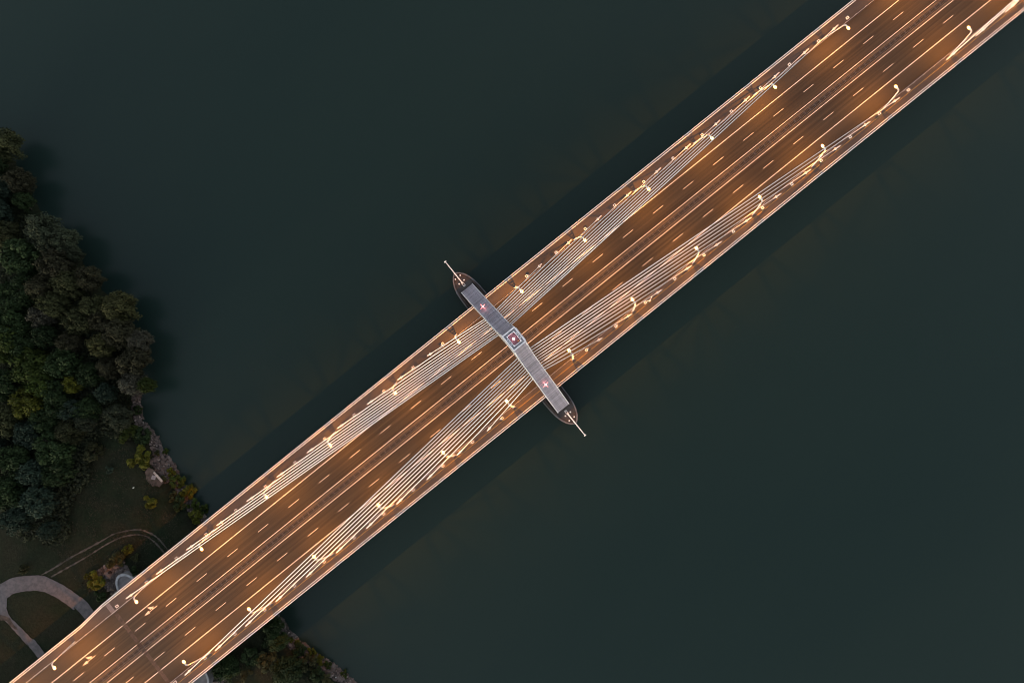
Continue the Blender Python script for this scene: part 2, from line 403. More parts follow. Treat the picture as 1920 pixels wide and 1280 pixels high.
for x, y in ((-128.0, -11.85), (-164.4, 13.0), (-100, 13.1), (-40, 13.1), (20, 13.1), (80, 13.1)):
    MB().box(x - 0.22, x + 0.22, y - 0.16, y + 0.16, -0.01, 0.008).build('drain_grate', DRAIN, road)
# median strip between the carriageways: two concrete kerb strips with a darker, lower strip between them
MEDM = mat('median_concrete', (0.062, 0.052, 0.040), 0.9, col2=(0.086, 0.072, 0.056), scale=(0.5, 1.2, 1), detail=7)
med = tag(MB().box(X0, X1, -0.80, 0.52, -0.01, 0.05).build('median_strip', mat('dark_median_base', (0.024, 0.023, 0.023), 0.9, var=0.3, scale=(0.3, 1.5, 1), detail=7)), kind='structure')
unit = MB().box(-2.97, 2.97, 0.525, 1.22, -0.01, 0.14).mesh('kerb_slab', MEDM)
for x in np.arange(X0 + 3, X1, 6.0): link('kerb_slab', unit, med).location = (x, 0, 0)
MB().box(X0, X1, -0.97, -0.805, -0.01, 0.17).build('kerb', mat('kerb_concrete', (0.12, 0.10, 0.078), 0.85, var=0.2), med)
MB().box(X0, X1, -1.46, -0.975, -0.01, 0.10).build('kerb', mat('brown_kerb_strip', (0.055, 0.046, 0.037), 0.9, var=0.2), med)
# walkways behind the guard rails
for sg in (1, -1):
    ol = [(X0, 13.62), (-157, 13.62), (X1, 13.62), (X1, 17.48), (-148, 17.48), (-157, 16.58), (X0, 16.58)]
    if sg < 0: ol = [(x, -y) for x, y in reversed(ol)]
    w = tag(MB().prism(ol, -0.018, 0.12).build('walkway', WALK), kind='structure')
    ya, yb = sorted((sg * 13.36, sg * 13.61)); MB().box(X0, X1, ya, yb, -0.018, 0.15).build('kerb', mat('rail_shade_kerb', (0.02, 0.018, 0.018), 0.85, var=0.2), w)  # kerb coloured dark to carry the guard rail's shadow line
    if sg < 0:
        sheet(X0, X1, -15.40, -15.28, 0.124).build('yellow_line', YPAINT, w)
        for x in np.arange(-240, 400, 36.0):
            for dx in (3.1, 5.2): MB().box(x + dx - 0.12, x + dx + 0.12, -15.34, -15.1, 0.11, 0.128).build('drain_grate', DRAIN, w)

# guard rails along the hard shoulders, twin barrier on the median
def w_beam(xa, xb, y, z, sg):
    prof = [(0.0, 0.0), (0.09, 0.04), (0.09, 0.11), (0.02, 0.155), (0.09, 0.20), (0.09, 0.27), (0.0, 0.31), (-0.03, 0.155)]
    a = [(xa, y - sg * p, z + q) for p, q in prof]; b = [(xb, y - sg * p, z + q) for p, q in prof]; n = len(prof)
    return MB().add(a + b, [(i, (i + 1) % n, n + (i + 1) % n, n + i) for i in range(n)] + [tuple(range(n - 1, -1, -1)), tuple(range(n, 2 * n))])
for sg in (1, -1):
    t = thing('guard_rail', 'long steel guard rail between hard shoulder and %s walkway' % SIDE[sg], 'guard rail', (0, sg * 13.78, 0), 0, 'guard rails beside the hard shoulders')
    w_beam(X0, X1, 0.0, 0.62, sg).build('beam', GALV, t)
    b = MB()
    for x in np.arange(X0 + 1, X1, 4.0): b.box(x - 0.06, x + 0.06, sg * 0.035, sg * 0.17, 0.11, 0.92) if sg > 0 else b.box(x - 0.06, x + 0.06, -0.17, -0.035, 0.11, 0.92)
    tag(b.build('post', GALV, t), kind='stuff')
t = thing('median_barrier', 'dark twin steel crash barrier running down the middle of the road', 'crash barrier', (0, -0.1, 0.14))
for y, sg in ((0.33, -1), (-0.33, 1)): w_beam(X0, X1, y, 0.42, sg).build('beam', DARKSTEEL, t)
b = MB()
for x in np.arange(X0 + 1, X1, 2.0):
    b.box(x - 0.07, x + 0.07, -0.07, 0.07, -0.1, 0.62); b.box(x - 0.16, x + 0.16, -0.42, 0.62, 0.50, 0.66)
tag(b.build('post', DARKSTEEL, t), kind='stuff')
# railings along both deck edges
for sg in (1, -1):
    t = thing('railing', 'white steel railing along the %s edge of the bridge deck' % SIDE[sg], 'railing', (0, 0, 0.12), 0, 'railings along the deck edges')
    def along(off, z): return [(X0, sg * (16.33 + off), z), (-157, sg * (16.33 + off), z), (-148, sg * (17.23 + off), z), (X1, sg * (17.23 + off), z)]
    MB().tube(along(0, 1.12), 0.06, 8).build('handrail', WHITE, t)
    for z in (0.25, 0.55, 0.85): MB().tube(along(0, z), 0.028, 5).build('rail', WHITE, t)
    b = MB()
    for x in np.arange(X0 + 1, X1, 2.0):
        y = sg * (hw(x) - 0.27); b.box(x - 0.03, x + 0.03, y - 0.05, y + 0.05, 0.0, 1.06)
    tag(b.build('post', WHITE, t), kind='stuff')

# ------------------------------------------------------------------ pylon: two leaning legs joined by a square head
CLAD = mat('grey_ribbed_cladding', (0.255, 0.232, 0.278), 0.6, var=0.30, scale=(2.5, 0.8, 0.8), detail=6, objvar=0.30)
LEGM = mat('pylon_concrete', (0.22, 0.215, 0.225), 0.8, var=0.2, scale=(0.6, 0.6, 0.6))
SUMMIT = mat('pale_head_steel', (0.62, 0.61, 0.64), 0.55, var=0.15, scale=(1, 1, 1))
TOP = Vector((0.33, -0.55, 74.0))
def leg_sec(z, sg):
    """outer/inner y and half width of one leg at height z"""
    f = max(0.0, (z + 14.0) / 88.0); hwid = 2.42 - 0.86 * f
    yo = 25.3 - (25.3 - 4.55) * (z + 14) / 68.0 if z <= 54 else 4.55 - (4.55 - 1.86) * (z - 54) / 20.0
    th = 3.4 - 0.9 * f
    cx, cy = TOP.x * f, TOP.y * f
    return hwid, yo, th, cx, cy
def make_leg(t, sg):
    b = MB(); zs = [-14.4, 0, 20, 40, 54, 74]
    rings = []
    for z in zs:
        h, yo, th, cx, cy = leg_sec(z, sg); yi = max(yo - th, 0.02) if z < 54 else 0.02
        q = [(cx - h, sg * yo + cy, z), (cx + h, sg * yo + cy, z), (cx + h, sg * yi + cy, z), (cx - h, sg * yi + cy, z)]
        rings.append(q)
    vs = [p for r in rings for p in r]; fs = []
    for i in range(len(rings) - 1):
        for j in range(4):
            a, c = i * 4 + j, i * 4 + (j + 1) % 4
            fs.append((a, c, c + 4, a + 4) if sg < 0 else (c, a, a + 4, c + 4))
    fs.append((0, 1, 2, 3) if sg > 0 else (3, 2, 1, 0)); n = len(vs); fs.append((n - 1, n - 2, n - 3, n - 4) if sg > 0 else (n - 4, n - 3, n - 2, n - 1))
    o = b.add(vs, fs).build('leg', LEGM, t)
    # edge trims and ribs of the outer face
    for e in (-1, 1):
        tr = MB(); pts = []
        for z in (-13.9, 54, 73.4):
            h, yo, th, cx, cy = leg_sec(z, sg); pts.append((cx + e * (h - 0.10), sg * (yo + 0.05) + cy, z))
        tr.tube(pts, 0.15, 4).build('edge_trim', SUMMIT, o)
    z = -13.3; k = 0; unit = MB().hexa([(-1, -0.5, 0), (1, -0.5, 0), (1, 0.5, 0), (-1, 0.5, 0)], [(-1, -0.42, 1), (1, -0.42, 1), (1, 0.42, 1), (-1, 0.42, 1)]).mesh('cladding_strip', CLAD)
    while z < 73.0:
        steep = z > 54
        pz = 0.62 if not steep else 0.95
        dz = pz * (0.955 if not steep else 0.992)
        if z < 54 < z + dz: z = 54.05; continue
        z1 = z + dz * 0.5; h, yo, th, cx, cy = leg_sec(z1, sg)
        ha, ya = leg_sec(z, sg)[0:2]; hb, yb = leg_sec(z + dz, sg)[0:2]
        d = Vector((0, sg * (yb - ya), dz)).normalized(); nrm = Vector((0, -sg * d.z, sg * d.y * 1.0)); nrm = Vector((0, sg * d.z, abs(d.y))).normalized()
        xax = Vector((1, 0, 0)); yax = nrm.cross(xax)
        rot = Matrix((xax, yax, nrm)).transposed().to_4x4()
        thick = 0.05 + 0.06 * rng.random() + (0.04 if k % 7 == 0 else 0)
        c = link('cladding_strip', unit, o)
        c.matrix_local = Matrix.Translation((cx, sg * yo + cy, z1)) @ rot @ Matrix.Diagonal((h - 0.26, pz * 0.93, thick, 1))
        z += dz; k += 1
    return o
def make_pylon(label):
    t = thing('bridge_pylon', label, 'pylon', (0, 0, -14.4))
    for sg in (1, -1):
        o = make_leg(t, sg); o.location = (0, 0, 14.4)
    ft = MB(); zt = 74.0
    cx, cy = TOP.x, TOP.y
    def ring(b, xa, xb, ya, yb, w, z0, z1):
        b.box(xa, xb, ya, ya + w, z0, z1); b.box(xa, xb, yb - w, yb, z0, z1); b.box(xa, xa + w, ya + w, yb - w, z0, z1); b.box(xb - w, xb, ya + w, yb - w, z0, z1)
    f = MB(); ring(f, cx - 1.58, cx + 1.58, cy - 1.88, cy + 1.88, 0.24, zt + 0.02, zt + 1.25); fr = f.build('head_frame', SUMMIT, t); fr.location = (0, 0, 14.4)
    f = MB(); ring(f, cx - 1.33, cx + 1.33, cy - 1.63, cy + 1.63, 0.42, zt + 0.02, zt + 0.95); o = f.build('head_platform', mat('grey_platform_steel', (0.22, 0.22, 0.24), 0.6, var=0.2), t); o.location = (0, 0, 14.4)
    f = MB(); ring(f, cx - 0.95, cx + 0.95, cy - 1.24, cy + 1.24, 0.14, zt + 0.02, zt + 1.15); o = f.build('opening_rim', SUMMIT, t); o.location = (0, 0, 14.4)
    f = MB().box(cx - 0.8, cx + 0.8, cy - 1.08, cy + 1.08, zt + 0.02, zt + 0.10); o = f.build('shaft_floor', mat('dark_shaft', (0.085, 0.082, 0.10), 0.8, var=0.4, scale=(1.5,1.5,1)), t); o.location = (0, 0, 14.4)
    f = MB()
    for dx in (-0.82, 0.82):
        for dy in (-1.1, 1.1): f.box(cx + dx - 0.12, cx + dx + 0.12, cy + dy - 0.12, cy + dy + 0.12, zt + 1.16, zt + 1.32)
    for dy in (-0.5, 0.1, 0.6):
        for dx in (-1.14, 1.14): f.box(cx + dx - 0.07, cx + dx + 0.07, cy + dy - 0.2, cy + dy + 0.2, zt + 0.96, zt + 1.05)
    o = f.build('bracket', WHITE, t); o.location = (0, 0, 14.4)
    f = MB().box(cx + 1.62, cx + 1.72, cy - 1.6, cy + 1.5, zt - 1.6, zt + 0.9); o = f.build('side_ladder_plate', SUMMIT, t); o.location = (0, 0, 14.4)
    f = MB().box(cx + 0.25, cx + 0.55, cy - 0.95, cy - 0.6, zt + 0.11, zt + 0.5); o = f.build('cable_box', mat('ochre_box', (0.30, 0.20, 0.08), 0.6), t); o.location = (0, 0, 14.4)
    return t
make_pylon('tall ribbed grey A-shaped pylon whose square head stands at the centre over the road')

# red aviation lights on the pylon
REDE = mat('red_lamp_glass', (0.5, 0.02, 0.02), 0.3, emit=(1.0, 0.45, 0.45), estr=9.0)
REDA = mat('red_glare_glow', (0.5, 0.02, 0.02), 0.3, emit=(1.0, 0.16, 0.15), estr=1.3)  # emissive colour of the modelled glare, not a lamp of its own
HOUS = mat('lamp_housing', (0.35, 0.35, 0.36), 0.5)
def avi_light(loc, s, power, label, glow_arms):
    t = thing('aviation_light', label, 'warning light', loc, R(8), 'red warning lights on the pylon')
    MB().box(-s * 0.7, s * 0.7, -s * 0.7, s * 0.7, -0.03, 0.08).build('base_plate', HOUS, t)
    MB().tube([(0, 0, 0.08), (0, 0, 0.2)], s * 0.55, 10).build('socket', HOUS, t)
    MB().dome((0, 0, 0.2), s * 0.62, s * 0.75, 12, 3).build('red_lens', REDE, t, True)
    if glow_arms:  # cross of glare around the lens, added as glowing mesh arms
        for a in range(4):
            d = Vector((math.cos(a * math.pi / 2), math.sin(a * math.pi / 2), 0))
            MB().tube([d * s * 0.75 + Vector((0, 0, 0.16)), d * s * 2.3 + Vector((0, 0, 0.16)), d * s * 3.4 + Vector((0, 0, 0.16))], [s * 0.36, s * 0.27, s * 0.07], 6).build('glow_arm', REDA, t)
    ld = bpy.data.lights.new('red_glow', 'POINT'); ld.energy = power; ld.color = (1, 0.16, 0.2); ld.shadow_soft_size = 0.15
    lo = bpy.data.objects.new('red_glow', ld); COL.objects.link(lo)
    lo.parent = t; lo.location = (0, 0, 0.2 + s * 1.3)
avi_light((TOP.x - 0.05, TOP.y + 0.1, 74.14), 0.36, 6, 'glowing red warning light inside the square pylon head', False)
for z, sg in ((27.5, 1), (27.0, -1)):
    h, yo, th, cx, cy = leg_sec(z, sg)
    avi_light((cx - 0.2, sg * (yo + 0.62) + cy, z + 0.3), 0.27, 6, 'red warning light with cross shaped glow on the %s leg of the pylon' % SIDE[sg], True)

# ------------------------------------------------------------------ stay cables with their anchor pipes and collars
CAB_Z = [34.2, 36.3, 38.9, 41.2, 43.4, 45.5, 47.5, 49.6, 51.6, 53.7, 57.6]
CAB_S = [22.5 + 11.81 * k for k in range(11)]
def cable(anchor, top, col=bridge):
    a, p = Vector(anchor), Vector(top); d = p - a; L = d.length
    q = d.to_track_quat('Z', 'Y')
    o = MB().tube([(0, 0, 0), (0, 0, L)], 0.095, 8).build('stay_cable', CABLE, col, True)
    o.location = a; o.rotation_mode = 'QUATERNION'; o.rotation_quaternion = q
    c = link('anchor_pipe', PIPE_ME, o); c = link('anchor_collar', COLLAR_ME, o)
    return o
PIPE_ME = MB().tube([(0, 0, -0.3), (0, 0, 2.9), (0, 0, 3.1), (0, 0, 3.8)], [0.21, 0.21, 0.18, 0.13], 10).mesh('anchor_pipe', POLE)
cb = MB().tube([(0, 0, 1.9), (0, 0, 2.0), (0, 0, 2.4), (0, 0, 2.5)], [0.26, 0.36, 0.36, 0.26], 8)
cb.box(-0.48, 0.48, -0.06, 0.06, 2.12, 2.28)
COLLAR_ME = cb.mesh('anchor_collar', POLE)
def cable_top(k, sx, sg):
    z = CAB_Z[k]
    h, yo, th, cx, cy = leg_sec(z, sg)
    return (cx + sx * (h - 0.12), sg * (yo - 0.75) + cy, z)
for sx in (1, -1):
    for sg in (1, -1):
        for k, s in enumerate(CAB_S):
            cable((sx * s, sg * 14.72, 0.12), cable_top(k, sx, sg))
# the next pylon's cables reach into the picture at the top right corner
for sg in (1, -1):
    for k in range(10, 5, -1):
        tp = cable_top(k, -1, sg); cable((300 - CAB_S[k] + 0.6, sg * 14.72, 0.12), (300 + tp[0], tp[1], tp[2]))
def far_pylon():
    b = MB()
    for sg in (1, -1):
        for za, zb in ((-18.5, 54), (54, 74)):
            lo, hi = [], []
            for z, acc in ((za, lo), (zb, hi)):
                h, yo, th, cx, cy = leg_sec(max(z, -14), sg); yi = max(yo - th, 0.02)
                q = [(300 + cx - h, sg * yo + cy, z), (300 + cx + h, sg * yo + cy, z), (300 + cx + h, sg * yi + cy, z), (300 + cx - h, sg * yi + cy, z)]
                acc += q if sg < 0 else list(reversed(q))
            b.hexa(lo, hi)
    o = b.build('bridge_pylon', LEGM)
    tag(o, 'second A-shaped pylon of the bridge beyond the top right corner', 'pylon')
far_pylon()

# ------------------------------------------------------------------ river pier under the pylon
PIERM = mat('weathered_pier_concrete', (0.060, 0.052, 0.050), 0.9, var=0.22, scale=(0.35, 0.35, 0.35), detail=7, bump=0.2)
RIMM = mat('pale_coping', (0.13, 0.123, 0.13), 0.8, var=0.2, scale=(0.6, 0.6, 0.6))
half = [(4.12, 0), (4.12, 20.0), (4.02, 23.5), (3.75, 26.0), (3.15, 28.2), (2.3, 29.9), (1.2, 31.2), (0.45, 31.75)]
hull = half + [(-x, y) for x, y in reversed(half)]
hull = hull[:-1] if False else hull
hull_full = [(x, y) for x, y in half] + [(-x, y) for x, y in reversed(half)] + [(-x, -y) for x, y in half[1:]] + [(x, -y) for x, y in reversed(half[1:])]
def scaled(k): return [(x * k[0], (abs(y) - k[1]) * (1 if y > 0 else -1) if abs(y) > 5 else y) for x, y in hull_full]
pier = thing('bridge_pier', 'long boat shaped concrete pier under the pylon with pointed ends over the water', 'bridge pier', (0, 0, -18.6))
MB().prism(hull_full, 0.0, 4.2).build('pier_body', PIERM, pier)
rimo, rimi = hull_full, scaled((0.915, 0.5))
b = MB(); n = len(rimo)
vs = [(x, y, 4.2) for x, y in rimo] + [(x, y, 4.62) for x, y in rimo] + [(x, y, 4.62) for x, y in rimi] + [(x, y, 4.2) for x, y in rimi]
fs = []
for i in range(n):
    j = (i + 1) % n
    for r in range(3): fs.append((r * n + i, r * n + j, (r + 1) * n + j, (r + 1) * n + i))
b.add(vs, fs).build('coping', RIMM, pier)
for sg in (1, -1):
    ya, yb = sorted((sg * 15.0, sg * 25.9)); MB().box(-2.9, 2.9, ya, yb, 4.19, 4.34).build('leg_plinth', mat('dark_plinth', (0.05, 0.042, 0.042), 0.9, var=0.2), pier)
for sg in (1, -1):
    for side in (1, -1):
        b = MB(); xa, xb = sorted((side * 3.0, side * 3.35)); ya, yb = sorted((sg * 12.0, sg * 26.2))
        b.box(xa, xb, ya, yb, 4.2, 4.9); b.build('side_kerb', mat('brown_kerb', (0.07, 0.05, 0.045), 0.9, var=0.3), pier)
# bollards and navigation boom on each tip
BOLL = MB().tube([(0, 0, 0), (0, 0, 0.55)], 0.17, 10)
BOLL.tube([(0, 0, 0.5), (0, 0, 0.62)], 0.26, 10); BOLL_ME = BOLL.mesh('bollard', WHITE)
CAPT = {1: 'upper left', -1: 'lower right'}
for sg in (1, -1):
    for x, y in ((0.88, 30.0), (-1.18, 30.0), (0.9, 28.0), (-1.17, 28.0)):
        o = link('bollard', BOLL_ME); yy = y if sg > 0 else -(y - 0.33)
        o.location = (x + 0.1, yy, -14.40)
        tag(o, 'white bollard on %s pier tip, %s of the boom, %s' % (CAPT[sg], 'right' if x > 0 else 'left', 'nearer the point' if y > 29 else 'nearer the pylon'), 'bollard', 'bollards on the pier tips')
    t = thing('navigation_boom', 'white boom with round end sticking out over water from the %s pier tip' % CAPT[sg], 'boom', (-0.05, sg * 26.8, -14.40), 0 if sg > 0 else math.pi, 'booms on the pier tips')
    MB().tube([(0, 0.4, 1.55), (0, 4.2, 1.95), (0, 9.5, 2.3)], [0.20, 0.17, 0.13], 8).build('boom_tube', WHITE, t)
    b = MB(); b.tube([(-0.42, 9.5, 2.3), (0.42, 9.5, 2.3)], 0.17, 8); b.tube([(0, 9.42, 2.3), (0, 9.65, 2.3)], 0.33, 12); b.build('end_marker', WHITE, t)
    b = MB(); b.box(-0.36, -0.24, -0.6, 0.9, 1.0, 1.5); b.box(0.24, 0.36, -0.6, 0.9, 1.0, 1.5); b.box(-0.23, 0.23, -0.6, -0.48, 1.0, 1.5); b.build('hinge_frame', WHITE, t)
    b = MB()
    for x in (-0.3, 0.3): b.tube([(x, 0.2, -0.02), (x, 0.2, 1.1)], 0.07, 6)
    b.tube([(0, 3.9, -0.02), (0, 3.9, 1.8)], 0.10, 8); b.box(-0.35, 0.35, 3.75, 4.1, 1.5, 1.7); b.build('support_post', GALV, t)
    b = MB(); b.tube([(0, -0.55, 1.2), (0, -2.2, 0.02)], 0.05, 6); b.build('stay_strut', DARKSTEEL, t)

# ------------------------------------------------------------------ street lamps
HEAD = mat('lamp_head_paint', (0.75, 0.74, 0.72), 0.45)
GLOW = mat('sodium_lamp_glass', (0.9, 0.6, 0.3), 0.3, emit=(1.0, 0.42, 0.085), estr=3.6)
def make_lamp():
    t = thing('street_lamp', 'x', 'street lamp')
    for sx in (-0.30, 0.30):
        pts = [(sx, 0.0, 0.0), (sx, -0.50, 3.5), (sx, -1.05, 7.0), (sx * 0.85, -1.65, 10.4), (sx * 0.7, -1.85, 11.1), (sx * 0.5, -2.25, 11.45)]
        MB().tube(pts, [0.10, 0.095, 0.09, 0.08, 0.075, 0.07], 6).build('post', POLE, t)
    for z, y in ((0.9, -0.13), (1.8, -0.26), (2.8, -0.40), (4.4, -0.64), (6.2, -0.92), (8.0, -1.23), (9.7, -1.53)):
        MB().box(-0.3, 0.3, y - 0.05, y + 0.05, z - 0.14, z + 0.14).build('rung', POLE, t)
    MB().box(-0.5, 0.5, -0.22, 0.22, -0.01, 0.06).build('base_plate', GALV, t)
    b = MB().tube([(0, -2.15, 11.45), (0, -2.6, 11.6), (0, -3.0, 11.62)], 0.075, 6); b.box(-0.18, 0.18, -2.5, -2.22, 11.36, 11.56); b.build('arm', POLE, t)
    h = MB().hexa([(-0.22, -2.72, 11.5), (0.22, -2.72, 11.5), (0.30, -3.3, 11.46), (-0.30, -3.3, 11.46)], [(-0.16, -2.74, 11.68), (0.16, -2.74, 11.68), (0.2, -3.28, 11.66), (-0.2, -3.28, 11.66)])
    h.f = [tuple(reversed(q)) for q in h.f]
    h.build('lamp_head', HEAD, t)
    g = MB(); bm_r = 0.34
    for i in range(1): pass
    vs, fs = [], []
    n = 12
    for r_, z in ((0.40, 11.49), (0.50, 11.42), (0.40, 11.25), (0.15, 11.16)):
        for j in range(n):
            a = 2 * math.pi * j / n; vs.append((r_ * 0.85 * math.cos(a), -3.20 + r_ * 1.15 * math.sin(a), z))
    for i in range(3):
        for j in range(n): fs.append((i * n + j, (i + 1) * n + j, (i + 1) * n + (j + 1) % n, i * n + (j + 1) % n))
    fs.append(tuple(range(n))); fs.append(tuple(reversed(range(3 * n, 4 * n))))
    g.add(vs, fs).build('lamp_glass', GLOW, t, True)
    ld = bpy.data.lights.new('lamp_light', 'SPOT'); ld.energy = LAMP_POWER; ld.color = (1.0, 0.312, 0.022)
    ld.spot_size = R(165); ld.spot_blend = 1.0; ld.shadow_soft_size = 0.07
    lo = bpy.data.objects.new('lamp_light', ld); COL.objects.link(lo); lo.parent = t; lo.location = (0, -3.2, 11.10); lo.rotation_euler = (R(-6), 0, 0)
    return t
LAMP_U = [134.7, 107.0, 83.1, 59.3, 35.4, 11.7, -11.8, -35.5, -59.6, -83.3, -107.3, -131.4, -161.6]
LAMP_L = [161.9, 134.3, 106.6, 82.9, 59.1, 35.2, 11.6, -11.7, -35.3, -59.4, -83.1, -107.1, -131.1]
proto = make_lamp(); first = True
for sg, lst in ((1, LAMP_U + [162.0, 188.0, -187.0]), (-1, LAMP_L + [188.0, -160.0, -186.0])):
    for x in lst:
        o = proto if first else dup_tree(proto); first = False
        o.location = (x, sg * 14.28, 0.12); o.rotation_euler = (0, 0, 0 if sg > 0 else math.pi)
        e = 1 if x > 0 else -1
        rank = sorted(abs(q) for q in lst if q * e > 0).index(abs(x))
        tag(o, 'white ladder lamp post on the %s walkway, %s from the pylon going %s' % (SIDE[sg], ORD[rank], TOW[e]), None, 'street lamps along the bridge')

# ------------------------------------------------------------------ cable floodlights: square heads on short leaning posts
def make_flood():
    t = thing('floodlight', 'x', 'floodlight')
    MB().box(-0.25, 0.25, -0.25, 0.25, -0.01, 0.05).build('base_plate', GALV, t)
    MB().tube([(0.0, 0, 0.03), (-0.62, 0, 1.35)], 0.11, 8).build('post', POLE, t)
    h = MB(); d = Vector((-0.62, 0, 1.32)).normalized(); c0 = Vector((-0.66, 0, 1.42)); ax = Vector((d.z, 0, -d.x)); ay = Vector((0, 1, 0))
    def ob(u0, u1, v0, v1, w0, w1):
        lo = [c0 + ax * u + ay * v + d * w0 for u, v in ((u0, v0), (u1, v0), (u1, v1), (u0, v1))]; hi = [p + d * (w1 - w0) for p in lo]; h.hexa(lo, hi)
    s = 0.38; w = 0.15
    ob(-s, s, -s, -s + w, 0, 0.28); ob(-s, s, s - w, s, 0, 0.28); ob(-s, -s + w, -s + w, s - w, 0, 0.28); ob(s - w, s, -s + w, s - w, 0, 0.28)
    h.build('square_frame', POLE, t)
    h = MB(); ob(-s + w, s - w, -s + w, s - w, 0.02, 0.06); h.build('lens', DARKSTEEL, t)
    return t
fproto = make_flood(); first = True
for sg in (1, -1):
    for sx in (1, -1):
        for k in range(12):
            s = 16.6 + 11.545 * k
            o = fproto if first else dup_tree(fproto); first = False
            o.location = (sx * (s + 0.62 * 1.0), sg * 14.52, 0.12); o.rotation_euler = (0, 0, 0 if sx > 0 else math.pi)
            extra = ''
            if sg < 0 and sx > 0 and k == 2:
                extra = 'with bent arm '
                MB().tube([(0.1, -0.1, 0.9), (0.7, -0.35, 1.3), (1.2, -0.3, 1.1), (1.75, 0.05, 1.25)], 0.07, 6).build('bent_arm', WHITE, o)
                b = MB(); b.box(1.6, 1.95, -0.1, 0.2, 1.15, 1.4); b.box(0.45, 0.95, -0.6, -0.2, 1.25, 1.5); b.build('spare_head', WHITE, o)
            tag(o, 'white floodlight %son %s walkway, %s from the pylon going %s' % (extra, SIDE[sg], ORD[k], TOW[sx]), None, 'square floodlights at the feet of the cables')

# ------------------------------------------------------------------ support piers on the bank beneath the deck joint
def support_pier(sg, label):
    t = thing('support_pier', label, 'bridge pier', (-145.6, sg * 17.2, -14.2), 0 if sg > 0 else math.pi, 'support piers on the bank')
    ring = [(3.5 * math.cos(a) * (1 if sg > 0 else -1), 6.0 * math.sin(a)) for a in np.linspace(0, math.pi, 13)]
    if sg < 0: ring = ring[::-1]
    ring = ring + [(ring[-1][0], -6), (ring[0][0], -6)]
    MB().prism(ring, -0.5, 3.4).build('pier_base', mat('pier_base_concrete', (0.12, 0.115, 0.12), 0.9, var=0.2, scale=(0.5, 0.5, 0.5)), t)
    k = 0.86; inner_ = [(x * k, y * k if y > 0 else y) for x, y in ring]
    b = MB(); n = len(ring)
    vs = [(x, y, 3.4) for x, y in ring] + [(x, y, 3.75) for x, y in ring] + [(x, y, 3.75) for x, y in inner_] + [(x, y, 3.4) for x, y in inner_]
    fs = [(r * n + i, r * n + (i + 1) % n, (r + 1) * n + (i + 1) % n, (r + 1) * n + i) for i in range(n) for r in range(3)]
    b.add(vs, fs).build('coping', mat('pale_grey_coping', (0.25, 0.26, 0.28), 0.85, var=0.2, scale=(1, 1, 1)), t)
    MB().prism([(-2.6, -6), (2.6, -6), (2.1, 0.6), (1.2, 1.5), (-2.6, 1.1)], 3.39, 11.2).build('pier_column', mat('greenish_concrete', (0.20, 0.215, 0.20), 0.85, var=0.12), t)
support_pier(1, 'round grey concrete support pier showing past the upper left deck edge on the bank')
support_pier(-1, 'grey concrete support pier showing past the lower right deck edge at the bottom')

# concrete slab steps and a crate on the bare earth
t = thing('concrete_slab', 'pale narrow concrete slab lying beside the stony bank', 'slab', (-117.95, 40.6, -14.05), R(4))
MB().box(-0.33, 0.33, -1.95, 1.0, 0, 0.35).build('slab', mat('pale_concrete', (0.26, 0.23, 0.21), 0.85, var=0.25, scale=(2, 2, 2)), t)
MB().box(-0.30, 0.25, 1.03, 2.2, 0, 0.28).build('slab', MATS['pale_concrete'], t)
t = thing('wooden_pallet', 'small grey slatted pallet lying on the bare earth by the slab', 'pallet', (-119.2, 41.4, -14.04), R(38))
for i in range(4): MB().box(-0.62, 0.62, -0.62 + i * 0.34, -0.62 + i * 0.34 + 0.26, 0.22, 0.28).build('slat', mat('grey_wood', (0.20, 0.19, 0.20), 0.85, var=0.2), t)
MB().box(-0.6, -0.5, -0.6, 0.64, 0, 0.21).build('bearer', MATS['grey_wood'], t); MB().box(0.5, 0.6, -0.6, 0.64, 0, 0.21).build('bearer', MATS['grey_wood'], t)

for (x, y), lb in (((-126.5, 43.0), 'tiny white scrap lying alone on the dark meadow above the bridge'), ((-113.6, -47.2), 'tiny white scrap on the stones at the bottom edge by the river')):
    z0 = float(ground_z(x, y)); t = thing('litter', lb, 'litter', (x, y, z0)); MB().hexa([(-0.2, -0.12, 0), (0.22, -0.15, 0), (0.2, 0.14, 0), (-0.15, 0.12, 0)], [(-0.18, -0.1, 0.5), (0.2, -0.12, 0.42), (0.18, 0.12, 0.45), (-0.12, 0.1, 0.5)]).build('scrap', WHITE, t)

# ------------------------------------------------------------------ riprap
STONE = leaf_mat('grey_rip_rap', (0.025, 0.021, 0.019), (0.165, 0.138, 0.128))
def ico():
    bm = bmesh.new(); bmesh.ops.create_icosphere(bm, subdivisions=1, radius=1.0)
    v = np.array([p.co[:] for p in bm.verts]); f = [tuple(q.index for q in fc.verts) for fc in bm.faces]; bm.free(); return v, f
IV, IF = ico(); IF = np.array(IF)
def stones(pos, rad):
    k = len(pos); V = np.repeat(IV[None], k, 0) * (1 + nrng.normal(0, 0.20, (k, 12, 1)))
    sc = np.array(rad)[:, None, None] * nrng.uniform(0.65, 1.25, (k, 1, 3)); sc[:, :, 2] *= 0.7
    V = V * sc
    a = nrng.uniform(0, 6.28, k); ca, sa = np.cos(a)[:, None], np.sin(a)[:, None]
    x, y = V[:, :, 0] * ca - V[:, :, 1] * sa, V[:, :, 0] * sa + V[:, :, 1] * ca
    V = np.stack([x, y, V[:, :, 2]], -1) + np.array(pos)[:, None, :]
    F = (IF[None] + 12 * np.arange(k)[:, None, None]).reshape(-1, 3)
    return V.reshape(-1, 3), F
def band(n, ya, yb, da, db):
    y = nrng.uniform(ya, yb, n); d = nrng.uniform(da, db, n); x = shore_x(y) - d
    return np.stack([x, y, ground_z(x, y)], 1)
